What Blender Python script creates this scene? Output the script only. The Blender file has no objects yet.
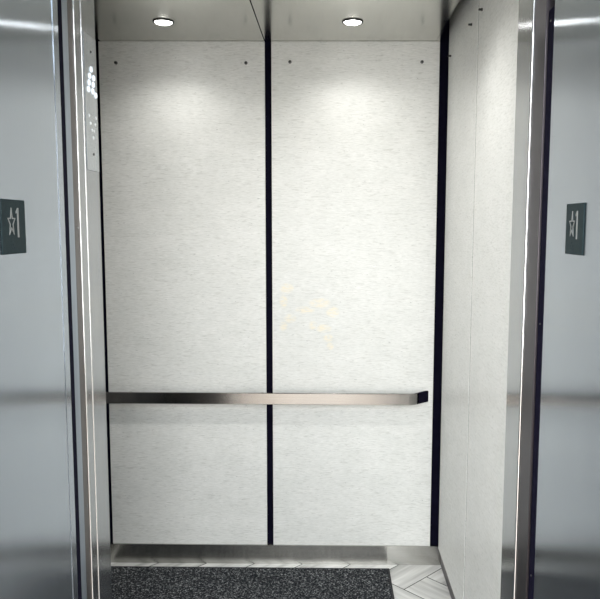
import bpy, bmesh, math, random
from mathutils import Vector, Matrix

random.seed(7)
S = bpy.context.scene
C = S.collection
PI = math.pi
CAM_H = 1.52

# ------------------------------------------------------------------ materials
def new_mat(name):
    m = bpy.data.materials.new(name); m.use_nodes = True
    nt = m.node_tree
    return m, nt, nt.nodes['Principled BSDF']

def link(nt, a, b): nt.links.new(a, b)

def plain(name, col, rough=0.5, metal=0.0, spec=0.5, emit=None, strength=0):
    m, nt, p = new_mat(name)
    p.inputs['Base Color'].default_value = (*col, 1)
    p.inputs['Roughness'].default_value = rough
    p.inputs['Metallic'].default_value = metal
    p.inputs['Specular IOR Level'].default_value = spec
    if emit:
        p.inputs['Emission Color'].default_value = (*emit, 1)
        p.inputs['Emission Strength'].default_value = strength
    return m

def mapping(nt, scale, coord='Position'):
    if coord == 'Position':
        g = nt.nodes.new('ShaderNodeNewGeometry'); out = g.outputs['Position']
    else:
        g = nt.nodes.new('ShaderNodeTexCoord'); out = g.outputs[coord]
    mp = nt.nodes.new('ShaderNodeMapping'); mp.inputs['Scale'].default_value = scale
    link(nt, out, mp.inputs['Vector'])
    return mp.outputs['Vector']

def noise(nt, vec, scale=1, detail=3, rough=0.55):
    n = nt.nodes.new('ShaderNodeTexNoise')
    n.inputs['Scale'].default_value = scale; n.inputs['Detail'].default_value = detail
    n.inputs['Roughness'].default_value = rough
    link(nt, vec, n.inputs['Vector'])
    return n.outputs['Fac']

def ramp(nt, fac, stops):
    r = nt.nodes.new('ShaderNodeValToRGB')
    els = r.color_ramp.elements
    while len(els) < len(stops): els.new(0.5)
    for e, (pos, col) in zip(els, stops):
        e.position = pos; e.color = (*col, 1)
    link(nt, fac, r.inputs['Fac'])
    return r.outputs['Color']

def maths(nt, op, a, b=None, clamp=False):
    n = nt.nodes.new('ShaderNodeMath'); n.operation = op; n.use_clamp = clamp
    for i, v in enumerate((a, b)):
        if v is None: continue
        if isinstance(v, (int, float)): n.inputs[i].default_value = v
        else: link(nt, v, n.inputs[i])
    return n.outputs[0]

def mixcol(nt, fac, a, b, mode='MIX'):
    n = nt.nodes.new('ShaderNodeMix'); n.data_type = 'RGBA'; n.blend_type = mode
    for sock, v in ((n.inputs[0], fac), (n.inputs[6], a), (n.inputs[7], b)):
        if isinstance(v, (int, float)): sock.default_value = v
        elif isinstance(v, tuple): sock.default_value = (*v, 1)
        else: link(nt, v, sock)
    return n.outputs[2]

def steel(name, col=(.56, .57, .58), rough=.30, aniso=.85, axis='Z', grain=(260, 260, 3), grain_amt=.10):
    """brushed stainless steel; the grain runs along the long direction of `grain`"""
    m, nt, p = new_mat(name)
    p.inputs['Metallic'].default_value = 1
    p.inputs['Anisotropic'].default_value = aniso
    t = nt.nodes.new('ShaderNodeTangent'); t.direction_type = 'RADIAL'; t.axis = axis
    link(nt, t.outputs[0], p.inputs['Tangent'])
    v = mapping(nt, grain)
    n = noise(nt, v, 1, 3)
    cloud = noise(nt, mapping(nt, (5, 5, 2.2)), 1, 3)
    k = 1 - grain_amt
    c = ramp(nt, n, [(.3, tuple(x * k for x in col)), (.7, tuple(min(1, x / k) for x in col))])
    c2 = ramp(nt, cloud, [(.3, (.93, .93, .93)), (.7, (1, 1, 1))])
    link(nt, mixcol(nt, 1.0, c, c2, 'MULTIPLY'), p.inputs['Base Color'])
    r = maths(nt, 'ADD', maths(nt, 'MULTIPLY', n, .06), rough - .03)
    link(nt, r, p.inputs['Roughness'])
    return m

STAIN = [(-.190, 1.248, .030, .022), (-.204, 1.19, .018, .030), (-.044, 1.183, .045, .022), (-.109, 1.153, .040, .016),
         (.012, 1.145, .028, .024), (-.175, 1.116, .026, .020), (-.205, 1.080, .018, .020), (-.075, 1.085, .020, .018),
         (-.028, 1.072, .034, .018), (-.008, 1.028, .022, .018), (0.002, .992, .016, .016)]

def laminate(name, stain=False):
    m, nt, p = new_mat(name)
    fib = noise(nt, mapping(nt, (44, 44, 310)), 1, 3, .6)
    fib2 = noise(nt, mapping(nt, (30, 30, 210)), 1, 2, .5)
    mot = noise(nt, mapping(nt, (9, 9, 16)), 1, 3)
    base = ramp(nt, fib, [(.27, (.63, .635, .61)), (.42, (.725, .73, .71)), (.58, (.765, .77, .75)), (.74, (.85, .85, .835))])
    dark = ramp(nt, fib2, [(.28, (.85, .85, .84)), (.43, (1, 1, 1))])
    mott = ramp(nt, mot, [(.3, (.93, .935, .93)), (.7, (1, 1, 1))])
    c = mixcol(nt, 1.0, base, dark, 'MULTIPLY')
    c = mixcol(nt, 1.0, c, mott, 'MULTIPLY')
    sp = noise(nt, mapping(nt, (75, 75, 150)), 1, 1)
    c = mixcol(nt, maths(nt, 'MULTIPLY', maths(nt, 'SUBTRACT', sp, .70, True), 6, True), c, (.40, .41, .40))
    if stain:
        g = nt.nodes.new('ShaderNodeNewGeometry'); sx = nt.nodes.new('ShaderNodeSeparateXYZ')
        link(nt, g.outputs['Position'], sx.inputs[0])
        wob = noise(nt, mapping(nt, (40, 40, 90)), 1, 3)
        tot = None
        for x, z, rx, rz in STAIN:
            dx = maths(nt, 'DIVIDE', maths(nt, 'SUBTRACT', sx.outputs[0], x), rx)
            dz = maths(nt, 'DIVIDE', maths(nt, 'SUBTRACT', sx.outputs[2], z), rz)
            d = maths(nt, 'ADD', maths(nt, 'MULTIPLY', dx, dx), maths(nt, 'MULTIPLY', dz, dz))
            v = maths(nt, 'SUBTRACT', 1.35, d, True)
            tot = v if tot is None else maths(nt, 'MAXIMUM', tot, v)
        wm = maths(nt, 'MULTIPLY', maths(nt, 'SUBTRACT', wob, .34, True), 3.2, True)
        fac = maths(nt, 'MULTIPLY', maths(nt, 'MULTIPLY', tot, wm), .85)
        c = mixcol(nt, fac, c, (.84, .765, .60))
    link(nt, c, p.inputs['Base Color'])
    p.inputs['Roughness'].default_value = .36
    p.inputs['Specular IOR Level'].default_value = .5
    bmp = nt.nodes.new('ShaderNodeBump'); bmp.inputs['Strength'].default_value = .12; bmp.inputs['Distance'].default_value = .001
    link(nt, fib, bmp.inputs['Height']); link(nt, bmp.outputs[0], p.inputs['Normal'])
    return m

def mat_fibre():
    m, nt, p = new_mat('entrance mat fibre')
    v = mapping(nt, (1, 1, 1))
    n = noise(nt, v, 150, 2, .7)
    n2 = noise(nt, v, 34, 2)
    c = ramp(nt, n, [(.40, (.010, .011, .014)), (.55, (.05, .054, .058)), (.62, (.22, .225, .23)), (.72, (.48, .49, .48))])
    c2 = ramp(nt, n2, [(.35, (.7, .7, .72)), (.65, (1, 1, 1))])
    link(nt, mixcol(nt, 1, c, c2, 'MULTIPLY'), p.inputs['Base Color'])
    p.inputs['Roughness'].default_value = .95; p.inputs['Specular IOR Level'].default_value = .1
    b = nt.nodes.new('ShaderNodeBump'); b.inputs['Strength'].default_value = .9; b.inputs['Distance'].default_value = .004
    link(nt, n, b.inputs['Height']); link(nt, b.outputs[0], p.inputs['Normal'])
    return m

def plank_tile():
    m, nt, p = new_mat('grey veined plank tile')
    uv = nt.nodes.new('ShaderNodeUVMap'); uv.uv_map = 'UVMap'
    mp = nt.nodes.new('ShaderNodeMapping'); mp.inputs['Scale'].default_value = (1.6, 16, 1)
    link(nt, uv.outputs[0], mp.inputs['Vector'])
    n = noise(nt, mp.outputs[0], 1, 3, .55)
    mp2 = nt.nodes.new('ShaderNodeMapping'); mp2.inputs['Scale'].default_value = (3, 60, 1)
    link(nt, uv.outputs[0], mp2.inputs['Vector'])
    n2 = noise(nt, mp2.outputs[0], 1, 3)
    c = ramp(nt, n, [(.30, (.34, .34, .325)), (.43, (.55, .545, .53)), (.56, (.74, .735, .715)), (.70, (.85, .845, .835))])
    c2 = ramp(nt, n2, [(.3, (.88, .88, .87)), (.65, (1, 1, 1))])
    link(nt, mixcol(nt, 1, c, c2, 'MULTIPLY'), p.inputs['Base Color'])
    p.inputs['Roughness'].default_value = .32
    return m

def speckle(name, a, b, scale=30, rough=.6):
    m, nt, p = new_mat(name)
    n = noise(nt, mapping(nt, (1, 1, 1)), scale, 4)
    link(nt, ramp(nt, n, [(.3, a), (.7, b)]), p.inputs['Base Color'])
    p.inputs['Roughness'].default_value = rough
    return m

M = {}
M['lam'] = laminate('pale fibre laminate')
M['lam_stain'] = laminate('pale fibre laminate with tan residue', True)
M['steel'] = steel('brushed stainless steel, upright grain', (.49, .54, .60), .165, 1.0, 'Z', (260, 260, 3), .025)
M['steel_ret'] = steel('brushed stainless steel of the car returns', (.44, .455, .47), .17, .9, 'Z', (260, 260, 3), .03)
M['steel_ceil'] = steel('brushed stainless ceiling sheet', (.62, .62, .58), .19, 0, 'X', (300, 5, 300), .04)
M['steel_rail'] = steel('satin stainless handrail', (.385, .37, .355), .15, .5, 'Z', (3, 260, 260), .06)
M['steel_base'] = steel('satin stainless kick plate', (.48, .475, .45), 0.21, .9, 'X', (4, 260, 260), .05)
M['steel_blue'] = steel('cool grey painted door edge', (.42, .47, .53), .42, .3)
M['steel_brown'] = steel('dull bronze tinted door edge', (.20, .185, .18), .40, .4)
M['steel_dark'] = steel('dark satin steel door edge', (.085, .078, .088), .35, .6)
M['dark_panel'] = steel('dark tinted steel operating panel', (.06, .065, .075), .25, .5)
M['chrome'] = plain('bright rounded steel edge', (.92, .93, .95), .16, 1)
M['black'] = speckle('matt black reveal', (.003, .0025, .008), (.005, .0045, .013), 40, .75)
M['rubber'] = speckle('black rubber', (.004, .0035, .011), (.009, .008, .020), 80, .8)
for _k, _s in (('black', .03), ('rubber', .05)):
    for _n in M[_k].node_tree.nodes:
        if _n.type == 'BSDF_PRINCIPLED': _n.inputs['Specular IOR Level'].default_value = _s
M['dark_lam'] = speckle('charcoal laminate', (.045, .05, .055), (.065, .07, .075), 60, .5)
M['pin'] = plain('dark steel pin', (.06, .06, .06), .4, .8)
M['ring'] = plain('black lamp ring', (.012, .012, .012), .5)
M['lens'] = plain('glowing lamp lens', (.9, .9, .9), .4, 0, .5, (1.0, .985, .95), 14)
M['led'] = plain('glowing white indicator lens', (.8, .85, .9), .3, 0, .5, (.78, .88, 1.0), .38)
M['plate'] = speckle('dark slate sign plate', (.014, .026, .030), (.020, .034, .038), 120, .6)
M['engrave'] = plain('silver raised marking', (.27, .285, .285), .45, .5)
M['dot'] = plain('pale raised dot', (.75, .78, .80), .35, .3)
M['faceplate'] = steel('satin indicator face plate', (.58, .61, .64), .26, .6)
for _n in M['plate'].node_tree.nodes:
    if _n.type == 'BSDF_PRINCIPLED': _n.inputs['Specular IOR Level'].default_value = .12
M['grout'] = speckle('dark grey grout', (.025, .025, .025), (.045, .045, .044), 60, .9)
M['tile'] = plank_tile()
M['mat'] = mat_fibre()
M['mat_edge'] = speckle('black rubber mat border', (.008, .008, .010), (.02, .02, .024), 90, .7)
M['lobby_wall'] = speckle('warm lobby wall paint', (.56, .53, .48), (.62, .59, .54), 6, .8)
M['lobby_floor'] = speckle('tan lobby floor stone', (.38, .33, .285), (.50, .44, .385), 9, .4)
M['lobby_ceil'] = speckle('lobby ceiling plaster', (.72, .73, .74), (.78, .79, .8), 5, .9)
M['sill'] = steel('ribbed aluminium sill', (.5, .5, .5), .4, .3)

# ------------------------------------------------------------------ mesh helpers
def box(bm, x0, x1, y0, y1, z0, z1, bev=0, seg=2):
    n0 = len(bm.verts)
    r = bmesh.ops.create_cube(bm, size=1)
    for v in r['verts']:
        v.co = Vector(((x0 + x1) / 2 + v.co.x * (x1 - x0), (y0 + y1) / 2 + v.co.y * (y1 - y0), (z0 + z1) / 2 + v.co.z * (z1 - z0)))
    if bev:
        es = list({e for v in r['verts'] for e in v.link_edges})
        bmesh.ops.bevel(bm, geom=es, offset=bev, segments=seg, affect='EDGES', profile=.5)

def cyl(bm, c, axis, r, l, seg=24, r2=None, bev=0):
    """cylinder whose base centre is c, running l along axis"""
    a = Vector(axis).normalized()
    q = Vector((0, 0, 1)).rotation_difference(a).to_matrix().to_4x4()
    mt = Matrix.Translation(Vector(c) + a * l / 2) @ q
    res = bmesh.ops.create_cone(bm, cap_ends=True, segments=seg, radius1=r, radius2=r if r2 is None else r2, depth=l, matrix=mt)
    if bev:
        es = [e for e in {e for v in res['verts'] for e in v.link_edges} if all(len(f.verts) > 4 or True for f in e.link_faces) and any(len(f.verts) > 4 for f in e.link_faces)]
        bmesh.ops.bevel(bm, geom=es, offset=bev, segments=2, affect='EDGES', profile=.5)

def lathe(bm, c, prof, seg=40):
    """profile of (radius, z) about the vertical axis at c"""
    rings = []
    for r, z in prof:
        if r < 1e-6: rings.append([bm.verts.new((c[0], c[1], c[2] + z))])
        else: rings.append([bm.verts.new((c[0] + r * math.cos(2 * PI * k / seg), c[1] + r * math.sin(2 * PI * k / seg), c[2] + z)) for k in range(seg)])
    for a, b in zip(rings, rings[1:]):
        for k in range(seg):
            k2 = (k + 1) % seg
            if len(a) == 1 and len(b) == 1: continue
            if len(a) == 1: bm.faces.new((a[0], b[k], b[k2]))
            elif len(b) == 1: bm.faces.new((a[k], b[0], a[k2]))
            else: bm.faces.new((a[k], b[k], b[k2], a[k2]))

def extrude_poly(bm, pts, direction):
    """closed prism from a planar polygon"""
    d = Vector(direction)
    a = [bm.verts.new(p) for p in pts]; b = [bm.verts.new(Vector(p) + d) for p in pts]
    bm.faces.new(a); bm.faces.new(list(reversed(b)))
    n = len(pts)
    for i in range(n):
        bm.faces.new((a[i], b[i], b[(i + 1) % n], a[(i + 1) % n]))

def obj(name, bm, mat, parent=None, smooth=False, loc=None):
    bmesh.ops.recalc_face_normals(bm, faces=bm.faces[:])
    if loc is not None:
        for v in bm.verts: v.co -= Vector(loc)
    me = bpy.data.meshes.new(name); bm.to_mesh(me); bm.free()
    for mm in (mat if isinstance(mat, (list, tuple)) else [mat]): me.materials.append(mm)
    if smooth:
        for p in me.polygons: p.use_smooth = True
        me.set_sharp_from_angle(angle=math.radians(35))
    o = bpy.data.objects.new(name, me); C.objects.link(o)
    if loc is not None: o.location = loc
    if parent is not None:
        o.parent = parent
        o.matrix_parent_inverse = Matrix.Translation(-parent.location)
    return o

def tag(o, label=None, cat=None, group=None, kind=None):
    if label: o['label'] = label
    if cat: o['category'] = cat
    if group: o['group'] = group
    if kind: o['kind'] = kind
    return o

def empty(name, loc, label, cat, group=None):
    o = bpy.data.objects.new(name, None); C.objects.link(o); o.location = loc; o.empty_display_size = .1
    return tag(o, label, cat, group)

def struct(name, bm, mat, label, cat):
    return tag(obj(name, bm, mat), label, cat, None, 'structure')

def B(*a, **k):
    bm = bmesh.new(); box(bm, *a, **k); return bm

# ------------------------------------------------------------------ dimensions
XL, XR = -1.005, .487          # car side wall faces
YB = 3.05                      # face of the back wall panels
ZC = 2.296                     # ceiling sheets
JL, JR = -.587, .480           # entrance jamb faces
FZ = -.012                     # car floor stands a little below the lobby floor
Y0 = .95                       # lobby wall face

# ------------------------------------------------------------------ car shell
struct('wall_back', B(XL - .06, XR + .06, YB + .0102, YB + .06, 0, 2.42), M['black'], 'matt black wall seen in the upright gaps at the back of the car', 'wall')
struct('wall_right', B(XR + .0222, XR + .06, 1.80, YB + .0102, 0, 2.42), M['black'], 'black wall behind the pale panels on the right side of the car', 'wall')
struct('wall_left', B(XL - .06, XL - .0102, 1.80, YB + .0102, 0, 2.42), M['black'], 'black wall on the hidden left side of the car', 'wall')
struct('ceiling', B(XL - .06, XR + .06, 1.69, YB + .06, 2.42, 2.46), M['black'], 'black lid above the steel ceiling sheets of the car', 'ceiling')

# herringbone plank floor (one mesh: planks over grout)
def herringbone():
    bm = bmesh.new()
    uvl = bm.loops.layers.uv.new('UVMap')
    fx0, fx1, fy0, fy1 = XL - .0101, XR + .0221, 1.72, YB + .0101
    box(bm, fx0, fx1, fy0, fy1, FZ - .03, FZ - .0015)
    for f in bm.faces: f.material_index = 1
    w = .1547; n = 4; g = .0022
    p0, q0 = 2.2076 * 1.0079, 1.760 * 1.0079
    s = math.sqrt(.5)
    def add(pa, pb, qa, qb, along_p):
        pa += g; pb -= g; qa += g; qb -= g
        b2 = bmesh.new()
        vs = [b2.verts.new(((p - q) * s, (p + q) * s, FZ)) for p, q in ((pa, qa), (pb, qa), (pb, qb), (pa, qb))]
        b2.faces.new(vs)
        for co, no in (((fx0, 0, 0), (-1, 0, 0)), ((fx1, 0, 0), (1, 0, 0)), ((0, fy0, 0), (0, -1, 0)), ((0, fy1, 0), (0, 1, 0))):
            bmesh.ops.bisect_plane(b2, geom=b2.verts[:] + b2.edges[:] + b2.faces[:], plane_co=co, plane_no=no, clear_outer=True)
        if b2.faces:
            du, dv = random.uniform(0, 40), random.uniform(0, 40)
            for f in b2.faces:
                nv = [bm.verts.new(v.co) for v in f.verts]
                nf = bm.faces.new(nv)
                if nf.calc_area() < 1e-6: continue
                nf.normal_update()
                if nf.normal.z < 0: nf.normal_flip()
                for lp in nf.loops:
                    x, y = lp.vert.co.x, lp.vert.co.y
                    p, q = (x + y) * s, (y - x) * s
                    lp[uvl].uv = (p + du, q + dv) if along_p else (q + du, p + dv)
        b2.free()
    for a in range(-26, 26):
        for b in range(-26, 26):
            t = (a + b) % 8
            if t == 0: add(p0 + a * w, p0 + (a + n) * w, q0 + b * w, q0 + (b + 1) * w, True)
            if t == 7: add(p0 + a * w, p0 + (a + 1) * w, q0 + (b - n + 1) * w, q0 + (b + 1) * w, False)
    me = bpy.data.meshes.new('floor'); bm.to_mesh(me); bm.free()
    me.materials.append(M['tile']); me.materials.append(M['grout'])
    o = bpy.data.objects.new('floor', me); C.objects.link(o)
    return tag(o, 'car floor of pale grey veined plank tiles laid in herringbone', 'floor', None, 'structure')
herringbone()

# ------------------------------------------------------------------ ceiling sheets and lamps
for nm, x0, x1, lab in (('ceiling_sheet', XL + .03, -.2828, 'brushed steel ceiling sheet left of the black ceiling seam'),
                        ('ceiling_sheet', -.2785, .4425, 'brushed steel ceiling sheet right of the black ceiling seam')):
    bm = B(x0, x1, 1.80, YB + .009, ZC, ZC + .006)
    if x1 > 0:                      # rear corner tab reaching the back panel's edge
        extrude_poly(bm, [(x1 - .001, 2.86, ZC), (.4595, 2.95, ZC), (.4595, YB + .009, ZC), (x1 - .001, YB + .009, ZC)], (0, 0, .0015))
    tag(obj(nm, bm, M['steel_ceil']), lab, 'ceiling panel', 'steel ceiling sheets')

def downlight(x, y, label, watt, group='round recessed lamps in the car ceiling'):
    r = empty('recessed_downlight', (x, y, ZC), label, 'ceiling light', group)
    bm = bmesh.new()
    lathe(bm, (x, y, ZC), [(.0335, -.0005), (.0335, -.0035), (.036, -.005), (.0395, -.004), (.041, -.0005)])
    obj('trim_ring', bm, M['ring'], r, True)
    bm = bmesh.new()
    lathe(bm, (x, y, ZC), [(.0335, -.002), (.030, -.0055), (.022, -.0085), (.012, -.010), (0, -.0105)])
    obj('lens', bm, M['lens'], r, True)
    L = bpy.data.lights.new('downlight_beam', 'SPOT'); L.energy = watt; L.color = (1.0, .985, .945)
    L.spot_size = math.radians(150); L.spot_blend = .85; L.shadow_soft_size = .03
    lo = bpy.data.objects.new('downlight_beam', L); C.objects.link(lo)
    lo.location = (0, 0, -.05); lo.parent = r
    return r
downlight(-.642, 2.768, 'lit round downlight in the steel ceiling sheet left of the black seam', 4.5)
downlight(.082, 2.768, 'lit round downlight in the steel ceiling sheet right of the black seam', 4.5)
downlight(-.642, 2.10, 'round downlight nearer the doors in the left steel ceiling sheet', 13)
downlight(.082, 2.10, 'round downlight nearer the doors in the right steel ceiling sheet', 12)

# ------------------------------------------------------------------ wall panels with their pins
def panel(x0, x1, y0, y1, z0, z1, mat, label, pins, axis, group):
    c = ((x0 + x1) / 2, (y0 + y1) / 2, z0)
    o = tag(obj('wall_panel', B(x0, x1, y0, y1, z0, z1, bev=.0012, seg=1), mat, None, False, c), label, 'wall panel', group)
    for p in pins:
        bm = bmesh.new()
        k = 1.0 if axis[1] else .68
        cyl(bm, p, axis, .0068 * k, .004, 20)
        cyl(bm, Vector(p) + Vector(axis) * .003, axis, (.0052 * k), .010, 20, None, .001)
        obj('pin', bm, M['pin'], o, True)
    return o
GB = 'pale panels of the back wall'; GR = 'pale panels of the right wall'
panel(-.9855, -.2808, YB, YB + .010, .0765, 2.2955, M['lam'], 'pale grey laminate back wall panel left of the black gap, without stains',
      [(-.9125, YB, 2.2058), (-.3598, YB, 2.2058)], (0, -1, 0), GB)
panel(-.2528, .4590, YB, YB + .010, .0765, 2.2955, M['lam_stain'], 'pale grey laminate back wall panel with faint tan smears, right of the black gap',
      [(-.1733, YB, 2.210), (.3846, YB, 2.210)], (0, -1, 0), GB)
side = panel(XR, XR + .021, 2.411, 2.990, .094, 2.405, M['lam'], 'narrow shaded pale side wall panel next to the black corner strip',
      [(XR, 2.934, 2.2076), (XR, 2.512, 2.2142)], (-1, 0, 0), GR)
tag(obj('joint_strip', B(XR + .0015, XR + .020, 2.4012, 2.4104, .094, 2.405), M['black'], side), 'thin black joint')
panel(XR, XR + .021, 1.86, 2.4005, .094, 2.405, M['lam'], 'brightest white side wall panel, beside the steel door column',
      [(XR, 2.344, 2.2145)], (-1, 0, 0), GR)
panel(XL - .010, XL, 2.411, YB + .009, .094, 2.405, M['dark_lam'], 'charcoal laminate panel on the hidden left wall near the back', [], (1, 0, 0), 'charcoal panels of the left wall')
panel(XL - .010, XL, 1.81, 2.4005, .094, 2.405, M['dark_lam'], 'charcoal laminate panel on the hidden left wall near the doors', [], (1, 0, 0), 'charcoal panels of the left wall')

# kick plates
def kick_back():
    bm = bmesh.new()
    box(bm, XL - .0085, .2605, YB - .006, YB + .010, FZ, .0765)
    box(bm, .2615, XR + .0205, YB - .0055, YB + .010, FZ, .0765)
    return bm
struct('baseboard_back', kick_back(), M['steel_base'], 'satin steel kick plate along the foot of the back wall', 'baseboard')
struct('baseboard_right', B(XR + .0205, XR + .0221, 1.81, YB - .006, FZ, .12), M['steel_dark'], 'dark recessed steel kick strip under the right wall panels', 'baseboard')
struct('baseboard_left', B(XL - .0103, XL - .009, 1.81, YB - .006, FZ, .12), M['steel_base'], 'recessed steel kick strip under the left wall', 'baseboard')

# ------------------------------------------------------------------ handrail
def strip_path(bm, pts, th, z0, z1):
    """upright flat bar following pts (x, y) on its front face, thickness th to the left of travel"""
    n = len(pts); fr = []; bk = []
    for i, p in enumerate(pts):
        a = Vector(pts[max(0, i - 1)]); b = Vector(pts[min(n - 1, i + 1)])
        t = (b - a).normalized(); nn = Vector((-t.y, t.x))
        fr.append(Vector(p)); bk.append(Vector(p) + nn * th)
    e = .0022
    prof = [(0, z0 + e), (0, z1 - e), (e, z1), (th - e, z1), (th, z1 - e), (th, z0 + e), (th - e, z0), (e, z0)]
    rings = []
    for f, b in zip(fr, bk):
        d = (b - f).normalized()
        rings.append([bm.verts.new((f.x + d.x * o_, f.y + d.y * o_, z)) for o_, z in prof])
    m = len(prof)
    for r1, r2 in zip(rings, rings[1:]):
        for k in range(m): bm.faces.new((r1[k], r2[k], r2[(k + 1) % m], r1[(k + 1) % m]))
    bm.faces.new(rings[0]); bm.faces.new(list(reversed(rings[-1])))

RY = 2.985; RZ0, RZ1 = .7445, .7955
rail = empty('handrail', (-.28, RY + .005, RZ0), 'flat satin steel handrail across the back wall with a dark bent end', 'handrail')
bend = [(-.99, RY), (.343, RY)]
cx, cy, R = .343, RY + .062, .062
for k in range(1, 11):
    a = math.radians(-90 + 50 * k / 10)
    bend.append((cx + R * math.cos(a), cy + R * math.sin(a)))
bm = bmesh.new(); strip_path(bm, bend, .010, RZ0, RZ1)
obj('bar', bm, M['steel_rail'], rail, True)
ex, ey = bend[-1]
bm = bmesh.new(); strip_path(bm, [(ex + .0004, ey + .0004), (.4395, YB + .001)], .010, RZ0 + .0005, RZ1 - .0005)
tag(obj('end_return', bm, M['rubber'], rail, True), 'black angled end piece meeting the wall')
for x in (-.884, -.30, .284):
    bm = bmesh.new()
    cyl(bm, (x, RY + .009, .770), (0, 1, 0), .009, .052, 20)
    cyl(bm, (x, YB - .008, .770), (0, 1, 0), .014, .009, 28, None, .002)
    obj('bracket', bm, M['steel_rail'], rail, True)

# ------------------------------------------------------------------ floor mat
fm = empty('floor_mat', (-.36, 2.35, FZ), 'black and grey flecked entrance mat on the car floor', 'mat')
bm = bmesh.new(); box(bm, -.985, .2625, 1.80, 2.989, FZ + .0005, FZ + .009, .002, 2)
obj('pile', bm, M['mat'], fm)
bm = bmesh.new()
for a in ((.2625, .271, 1.79, 2.998), (-.994, -.985, 1.79, 2.998), (-.985, .2625, 2.989, 2.998), (-.985, .2625, 1.79, 1.80)):
    box(bm, a[0], a[1], a[2], a[3], FZ + .0005, FZ + .0065)
obj('border', bm, M['mat_edge'], fm)

# ------------------------------------------------------------------ car front: returns and door edges
# left return with its stepped front edge
ret = empty('car_return', (JL - .2, 1.74, 0), 'left steel return column of the car carrying the lantern plate', 'elevator column')
obj('column', B(XL - .02, JL, 1.6925, 1.795, 0, 2.42, bev=.0015), M['steel_ret'], ret)
obj('front_flange', B(JL - .06, JL + .001, 1.648, 1.6905, 0, 2.42, bev=.002), M['steel_ret'], ret)
for y in (1.6455, 1.6915):
    bm = bmesh.new(); cyl(bm, (JL + .0005, y, 0), (0, 0, 1), .0022, 2.42, 16)
    tag(obj('edge_bead', bm, M['chrome'], ret, True), 'bright narrow edge line')
obj('inner_panel', B(XL + .02, JL - .004, 1.7955, 1.800, .12, 2.25, bev=.001), M['dark_panel'], ret)
# right return
ret2 = empty('car_return', (.48, 1.76, 0), 'right steel return column of the car, beside the bright side wall panel', 'elevator column')
obj('column', B(.4700, .52, 1.702, 1.828, 0, 2.42, bev=.001), M['steel_ret'], ret2)
bm = bmesh.new(); cyl(bm, (.4735, 1.7015, 0), (0, 0, 1), .0035, 2.42, 20)
tag(obj('edge_bead', bm, M['chrome'], ret2, True), 'bright narrow edge line')

# slid-open leaves on the left, only their closing edges show
ld = empty('elevator_door', (-.9, 1.59, 0), 'slid-open landing door leaf, its blue-grey edge beside the left black gap', 'elevator door')
obj('leaf', B(-1.35, JL + .0005, 1.5745, 1.6085, .01, 2.16, bev=.0015), M['steel_blue'], ld)
tag(obj('gap_strip', B(JL - .06, JL + .001, 1.5495, 1.574, .01, 2.16, bev=.0015), M['rubber'], ld), 'black strip filling the gap beside the jamb')  # black strip fills the gap between jamb and landing leaf
cd = empty('elevator_door', (-.9, 1.63, 0), 'slid-open car door leaf, its brownish edge between blue-grey edge and bright line', 'elevator door')
obj('leaf', B(-1.35, JL - .0005, 1.6092, 1.6432, .01, 2.16, bev=.002), M['steel_brown'], cd)
for z in (1.5137, .8431, 1.95):
    bm = bmesh.new(); cyl(bm, (JL - .0007, 1.630, z), (1, 0, 0), .0026, .0015, 16)
    obj('screw', bm, M['engrave'], cd, True)

# right strike side
sc_ = empty('strike_column', (.5, 1.66, 0), 'dark upright steel strip between the black rubber bumper and the right return', 'elevator column')
obj('column', B(.4745, .54, 1.607, 1.6968, 0, 2.42, bev=.0015), M['steel_dark'], sc_)
bu = empty('door_bumper', (.49, 1.594, 0), 'tall ribbed black rubber door bumper at the edge of the right jamb', 'door bumper')
bm = bmesh.new()
box(bm, .4795, .52, 1.5672, 1.6062, .0, 1.985, .002, 1)
for y in (1.5715, 1.5791, 1.5867, 1.5943, 1.6019):
    cyl(bm, (.4825, y, 0), (0, 0, 1), .0038, 1.99, 14)
    lathe(bm, (.4825, y, 1.99), [(.0038, 0), (.0028, .003), (0, .0040)], 14)
obj('ribbed_strip', bm, M['rubber'], bu, True)
for z in (1.965, 1.30, .70):
    bm = bmesh.new(); cyl(bm, (.4788, 1.583, z), (-1, 0, 0), .0022, .0016, 12)
    obj('screw', bm, M['pin'], bu, True)

# added black sheets stand in for the hoistway shade behind the gaps
struct('trim_1', B(-.66, -.63, 1.545, 1.80, 0, 2.42), M['black'], 'black sheet standing in for hoistway shade behind the left door gap', 'trim')
struct('trim_2', B(.541, .60, 1.545, 1.83, 0, 2.42), M['black'], 'black sheet standing in for hoistway shade behind the right bumper', 'trim')

# lantern plate on the left return
lp = empty('lantern_plate', (JL, 1.741, 1.654), 'satin plate with glowing white dots on the left return column', 'indicator panel')
bm = bmesh.new(); box(bm, JL + .0004, JL + .0035, 1.6985, 1.786, 1.654, 1.976, .0008, 1)
obj('face_plate', bm, M['faceplate'], lp)
for y, z in ((1.7448, 1.8968), (1.7323, 1.8795), (1.7608, 1.8795), (1.7273, 1.8628), (1.7570, 1.8628), (1.7222, 1.8462), (1.7520, 1.8462), (1.7725, 1.8400)):
    bm = bmesh.new(); cyl(bm, (JL + .0034, y, z), (1, 0, 0), .0078, .003, 20, .0060)
    obj('indicator_light', bm, M['led'], lp, True)
for y, z in ((1.7223, 1.7839), (1.7704, 1.7844), (1.7301, 1.7665), (1.7639, 1.7673), (1.7405, 1.7512), (1.7538, 1.7506), (1.7474, 1.7336)):
    bm = bmesh.new(); cyl(bm, (JL + .0034, y, z), (1, 0, 0), .0042, .0016, 16, .0034)
    obj('raised_dot', bm, M['dot'], lp, True)
for y, z in ((1.748, 1.939), (1.747, 1.694)):
    bm = bmesh.new(); cyl(bm, (JL + .0034, y, z), (1, 0, 0), .0036, .0012, 16, .003)
    obj('screw', bm, M['pin'], lp, True)

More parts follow.
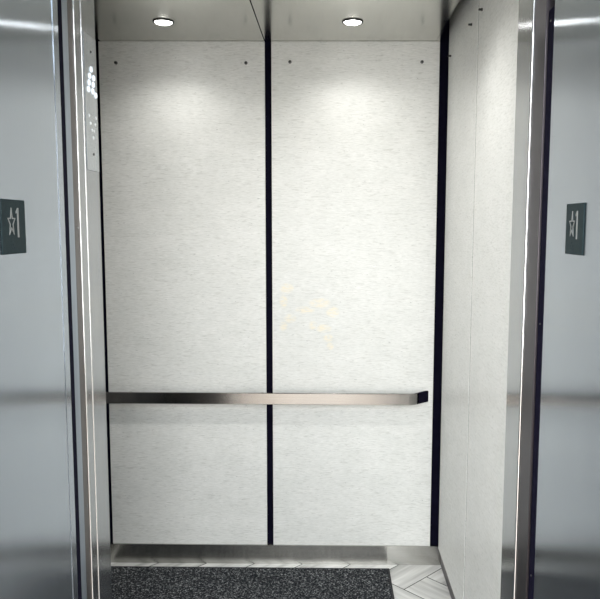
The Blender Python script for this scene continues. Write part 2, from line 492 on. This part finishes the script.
# ------------------------------------------------------------------ entrance jambs
lj = empty('door_jamb', (JL - .05, 1.25, 0), 'wide brushed steel door jamb on the left with a dark star sign', 'door jamb', 'steel jambs of the elevator entrance')
obj('face', B(JL - .05, JL, Y0 - .02, 1.520, 0, 2.2, bev=.001), M['steel'], lj)
tag(obj('edge_strip', B(JL - .03, JL + .0012, 1.5206, 1.5485, 0, 2.2, bev=.0003, seg=1), M['steel'], lj), 'narrow strip along the inner edge of the jamb')
rj = empty('door_jamb', (JR + .05, 1.25, 0), 'wide brushed steel door jamb on the right with a dark star sign', 'door jamb', 'steel jambs of the elevator entrance')
obj('face', B(JR, JR + .05, Y0 - .02, 1.566, 0, 2.2, bev=.001), M['steel'], rj)

def star_pts(r, r2):
    out = []
    for k in range(10):
        a = PI / 2 + k * PI / 5; rr = r if k % 2 == 0 else r2
        out.append((rr * math.cos(a), rr * math.sin(a)))
    return out

def floor_sign(x, yc, zc, nx, label):
    """square plate on a jamb; nx = direction it faces. u runs to the reader's right."""
    ud = -1 if nx < 0 else 1           # facing -X: reader's right is nearer (-Y); facing +X: reader's right is +Y
    e = empty('floor_sign', (x, yc, zc - .051), label, 'sign', 'star signs on the jambs')
    def P(u, v, d): return Vector((x + nx * d, yc + ud * u, zc + v))
    h = .0490; hz = .0500
    obj('plate', B(min(x + nx * .0003, x + nx * .003), max(x + nx * .0003, x + nx * .003), yc - h, yc + h, zc - hz, zc + hz, bev=.0008, seg=1), M['plate'], e)
    # outline star
    bm = bmesh.new()
    o = star_pts(1, .42); i = star_pts(.78, .30)
    su, sv, cu, cv = .0165, .0275, -.011, .0075
    k = len(o)
    ov = [[bm.verts.new(P(cu + a * su, cv + b * sv, d)) for a, b in o] for d in (.003, .0042)]
    iv = [[bm.verts.new(P(cu + a * su, cv + b * sv, d)) for a, b in i] for d in (.003, .0042)]
    for q in range(k):
        q2 = (q + 1) % k
        bm.faces.new((ov[1][q], ov[1][q2], iv[1][q2], iv[1][q]))
        bm.faces.new((ov[0][q], ov[0][q2], ov[1][q2], ov[1][q]))
        bm.faces.new((iv[0][q], iv[0][q2], iv[1][q2], iv[1][q]))
    obj('star', bm, M['engrave'], e)
    # numeral 1
    bm = bmesh.new()
    prof = [(.0135, -.0195), (.0185, -.0195), (.0185, .0350), (.0145, .0350), (.0085, .0285), (.0085, .0245), (.0135, .0275)]
    extrude_poly(bm, [P(u, v, .003) for u, v in prof], (nx * .0012, 0, 0))
    obj('numeral', bm, M['engrave'], e)
    for u, v in ((-.012, -.027), (-.006, -.033), (-.015, -.033), (-.003, -.0385), (-.012, -.0385)):
        bm = bmesh.new(); cyl(bm, P(u, v, .003), (nx, 0, 0), .0014, .0009, 12, .0008)
        obj('braille_dot', bm, M['plate'], e, True)
    return e
floor_sign(JL, 1.2935, 1.5168, 1, 'dark square sign with star and 1, on the left jamb')
floor_sign(JR, 1.3820, 1.5155, -1, 'dark square sign with star and 1, on the right jamb')

# ------------------------------------------------------------------ headers and lobby
struct('wall_front', (lambda bm: (box(bm, -2.6, JL - .05, Y0, 1.10, 0, 2.75), box(bm, JR + .05, 2.6, Y0, 1.10, 0, 2.75), box(bm, JL - .05, JR + .05, Y0, 1.10, 2.2, 2.75), bm)[-1])(bmesh.new()),
       M['lobby_wall'], 'lobby wall around the elevator entrance', 'wall')
struct('trim_3', B(JL - .05, JR + .05, Y0 - .02, 1.55, 2.2, 2.24), M['steel'], 'steel head of the elevator entrance', 'trim')
struct('trim_4', B(JL, .47, 1.70, 1.79, 2.16, 2.42), M['steel_ret'], 'steel transom above the car doors', 'trim')
struct('trim_5', B(-1.36, .60, 1.10, 1.70, 2.42, 2.46), M['black'], 'black hoistway top above the doors', 'trim')
struct('trim_6', B(-1.36, -.64, 1.11, 1.15, 0, 2.42), M['black'], 'black hoistway wall behind the left jamb', 'trim')
struct('trim_7', B(JL - .05, JR + .05, 1.10, 1.719, -.03, -.0005), M['sill'], 'grooved metal sill at the car threshold', 'trim')
struct('floor_lobby', B(-2.6, 2.6, -3.0, 1.10, -.05, -.0006), M['lobby_floor'], 'tan lobby floor in front of the elevator', 'floor')
struct('ceiling_lobby', B(-2.6, 2.6, -3.0, 1.10, 2.75, 2.80), M['lobby_ceil'], 'white lobby ceiling', 'ceiling')
struct('wall_lobby', (lambda bm: (box(bm, -2.66, -2.6, -3.0, 1.10, 0, 2.75), box(bm, 2.6, 2.66, -3.0, 1.10, 0, 2.75), box(bm, -2.6, 2.6, -3.06, -3.0, 0, 2.75), bm)[-1])(bmesh.new()),
       M['lobby_wall'], 'plain lobby walls behind the viewer', 'wall')

# ------------------------------------------------------------------ unseen fill lights added in the lobby
def area(name, loc, rot, sx, sy, power, col):
    L = bpy.data.lights.new(name, 'AREA'); L.shape = 'RECTANGLE'; L.size = sx; L.size_y = sy
    L.energy = power; L.color = col
    o = bpy.data.objects.new(name, L); C.objects.link(o); o.location = loc; o.rotation_euler = rot
    return o
area('lobby_overhead_fill', (-.1, -.4, 2.72), (0, 0, 0), 2.4, 1.6, 75, (.90, .96, 1.0))  # unseen overhead area light, added as general fill
area('lobby_front_fill', (-1.75, -2.9, 1.4), (math.radians(90), 0, math.radians(-18)), 1.5, 2.0, 62, (.985, .99, .97))  # no window there: added to brighten the right wall and fill the car
area('lobby_front_fill', (.1, -2.9, 1.4), (math.radians(90), 0, 0), 1.2, 2.0, 38, (.97, .985, .985))  # second added frontal fill, evens out the back wall; no window modelled
area('lobby_overhead_fill', (-.1, -2.2, 2.72), (0, 0, 0), 2.4, 1.0, 60, (.90, .96, 1.0))  # further unseen overhead fill, deeper in the lobby

w = bpy.data.worlds.new('World'); S.world = w; w.use_nodes = True
w.node_tree.nodes['Background'].inputs[0].default_value = (.75, .85, 1, 1)
w.node_tree.nodes['Background'].inputs[1].default_value = .05

# ------------------------------------------------------------------ camera
f = 700.0
cam = bpy.data.cameras.new('Camera'); co = bpy.data.objects.new('Camera', cam); C.objects.link(co)
cam.sensor_fit = 'HORIZONTAL'; cam.sensor_width = 36; cam.lens = 36 * f / 600
cam.shift_x = -22 / 600; cam.clip_start = .02
yaw = math.atan(8 / 700); pitch = math.atan(73.5 / 700); roll = math.radians(.17)
fw = Vector((-math.sin(yaw) * math.cos(pitch), math.cos(yaw) * math.cos(pitch), -math.sin(pitch)))
r0 = Vector((math.cos(yaw), math.sin(yaw), 0)); u0 = r0.cross(fw)
rt = math.cos(roll) * r0 + math.sin(roll) * u0; up = rt.cross(fw)
co.matrix_world = Matrix(((rt.x, up.x, -fw.x, 0), (rt.y, up.y, -fw.y, 0), (rt.z, up.z, -fw.z, CAM_H), (0, 0, 0, 1)))
S.camera = co

S.view_settings.view_transform = 'Standard'; S.view_settings.look = 'None'
S.view_settings.gamma = 1; S.view_settings.use_curve_mapping = False
S.view_settings.exposure = .58
S.cycles.use_denoising = True
S.cycles.max_bounces = 12; S.cycles.diffuse_bounces = 6; S.cycles.glossy_bounces = 8
S.cycles.sample_clamp_indirect = 6
S.cycles.caustics_reflective = True
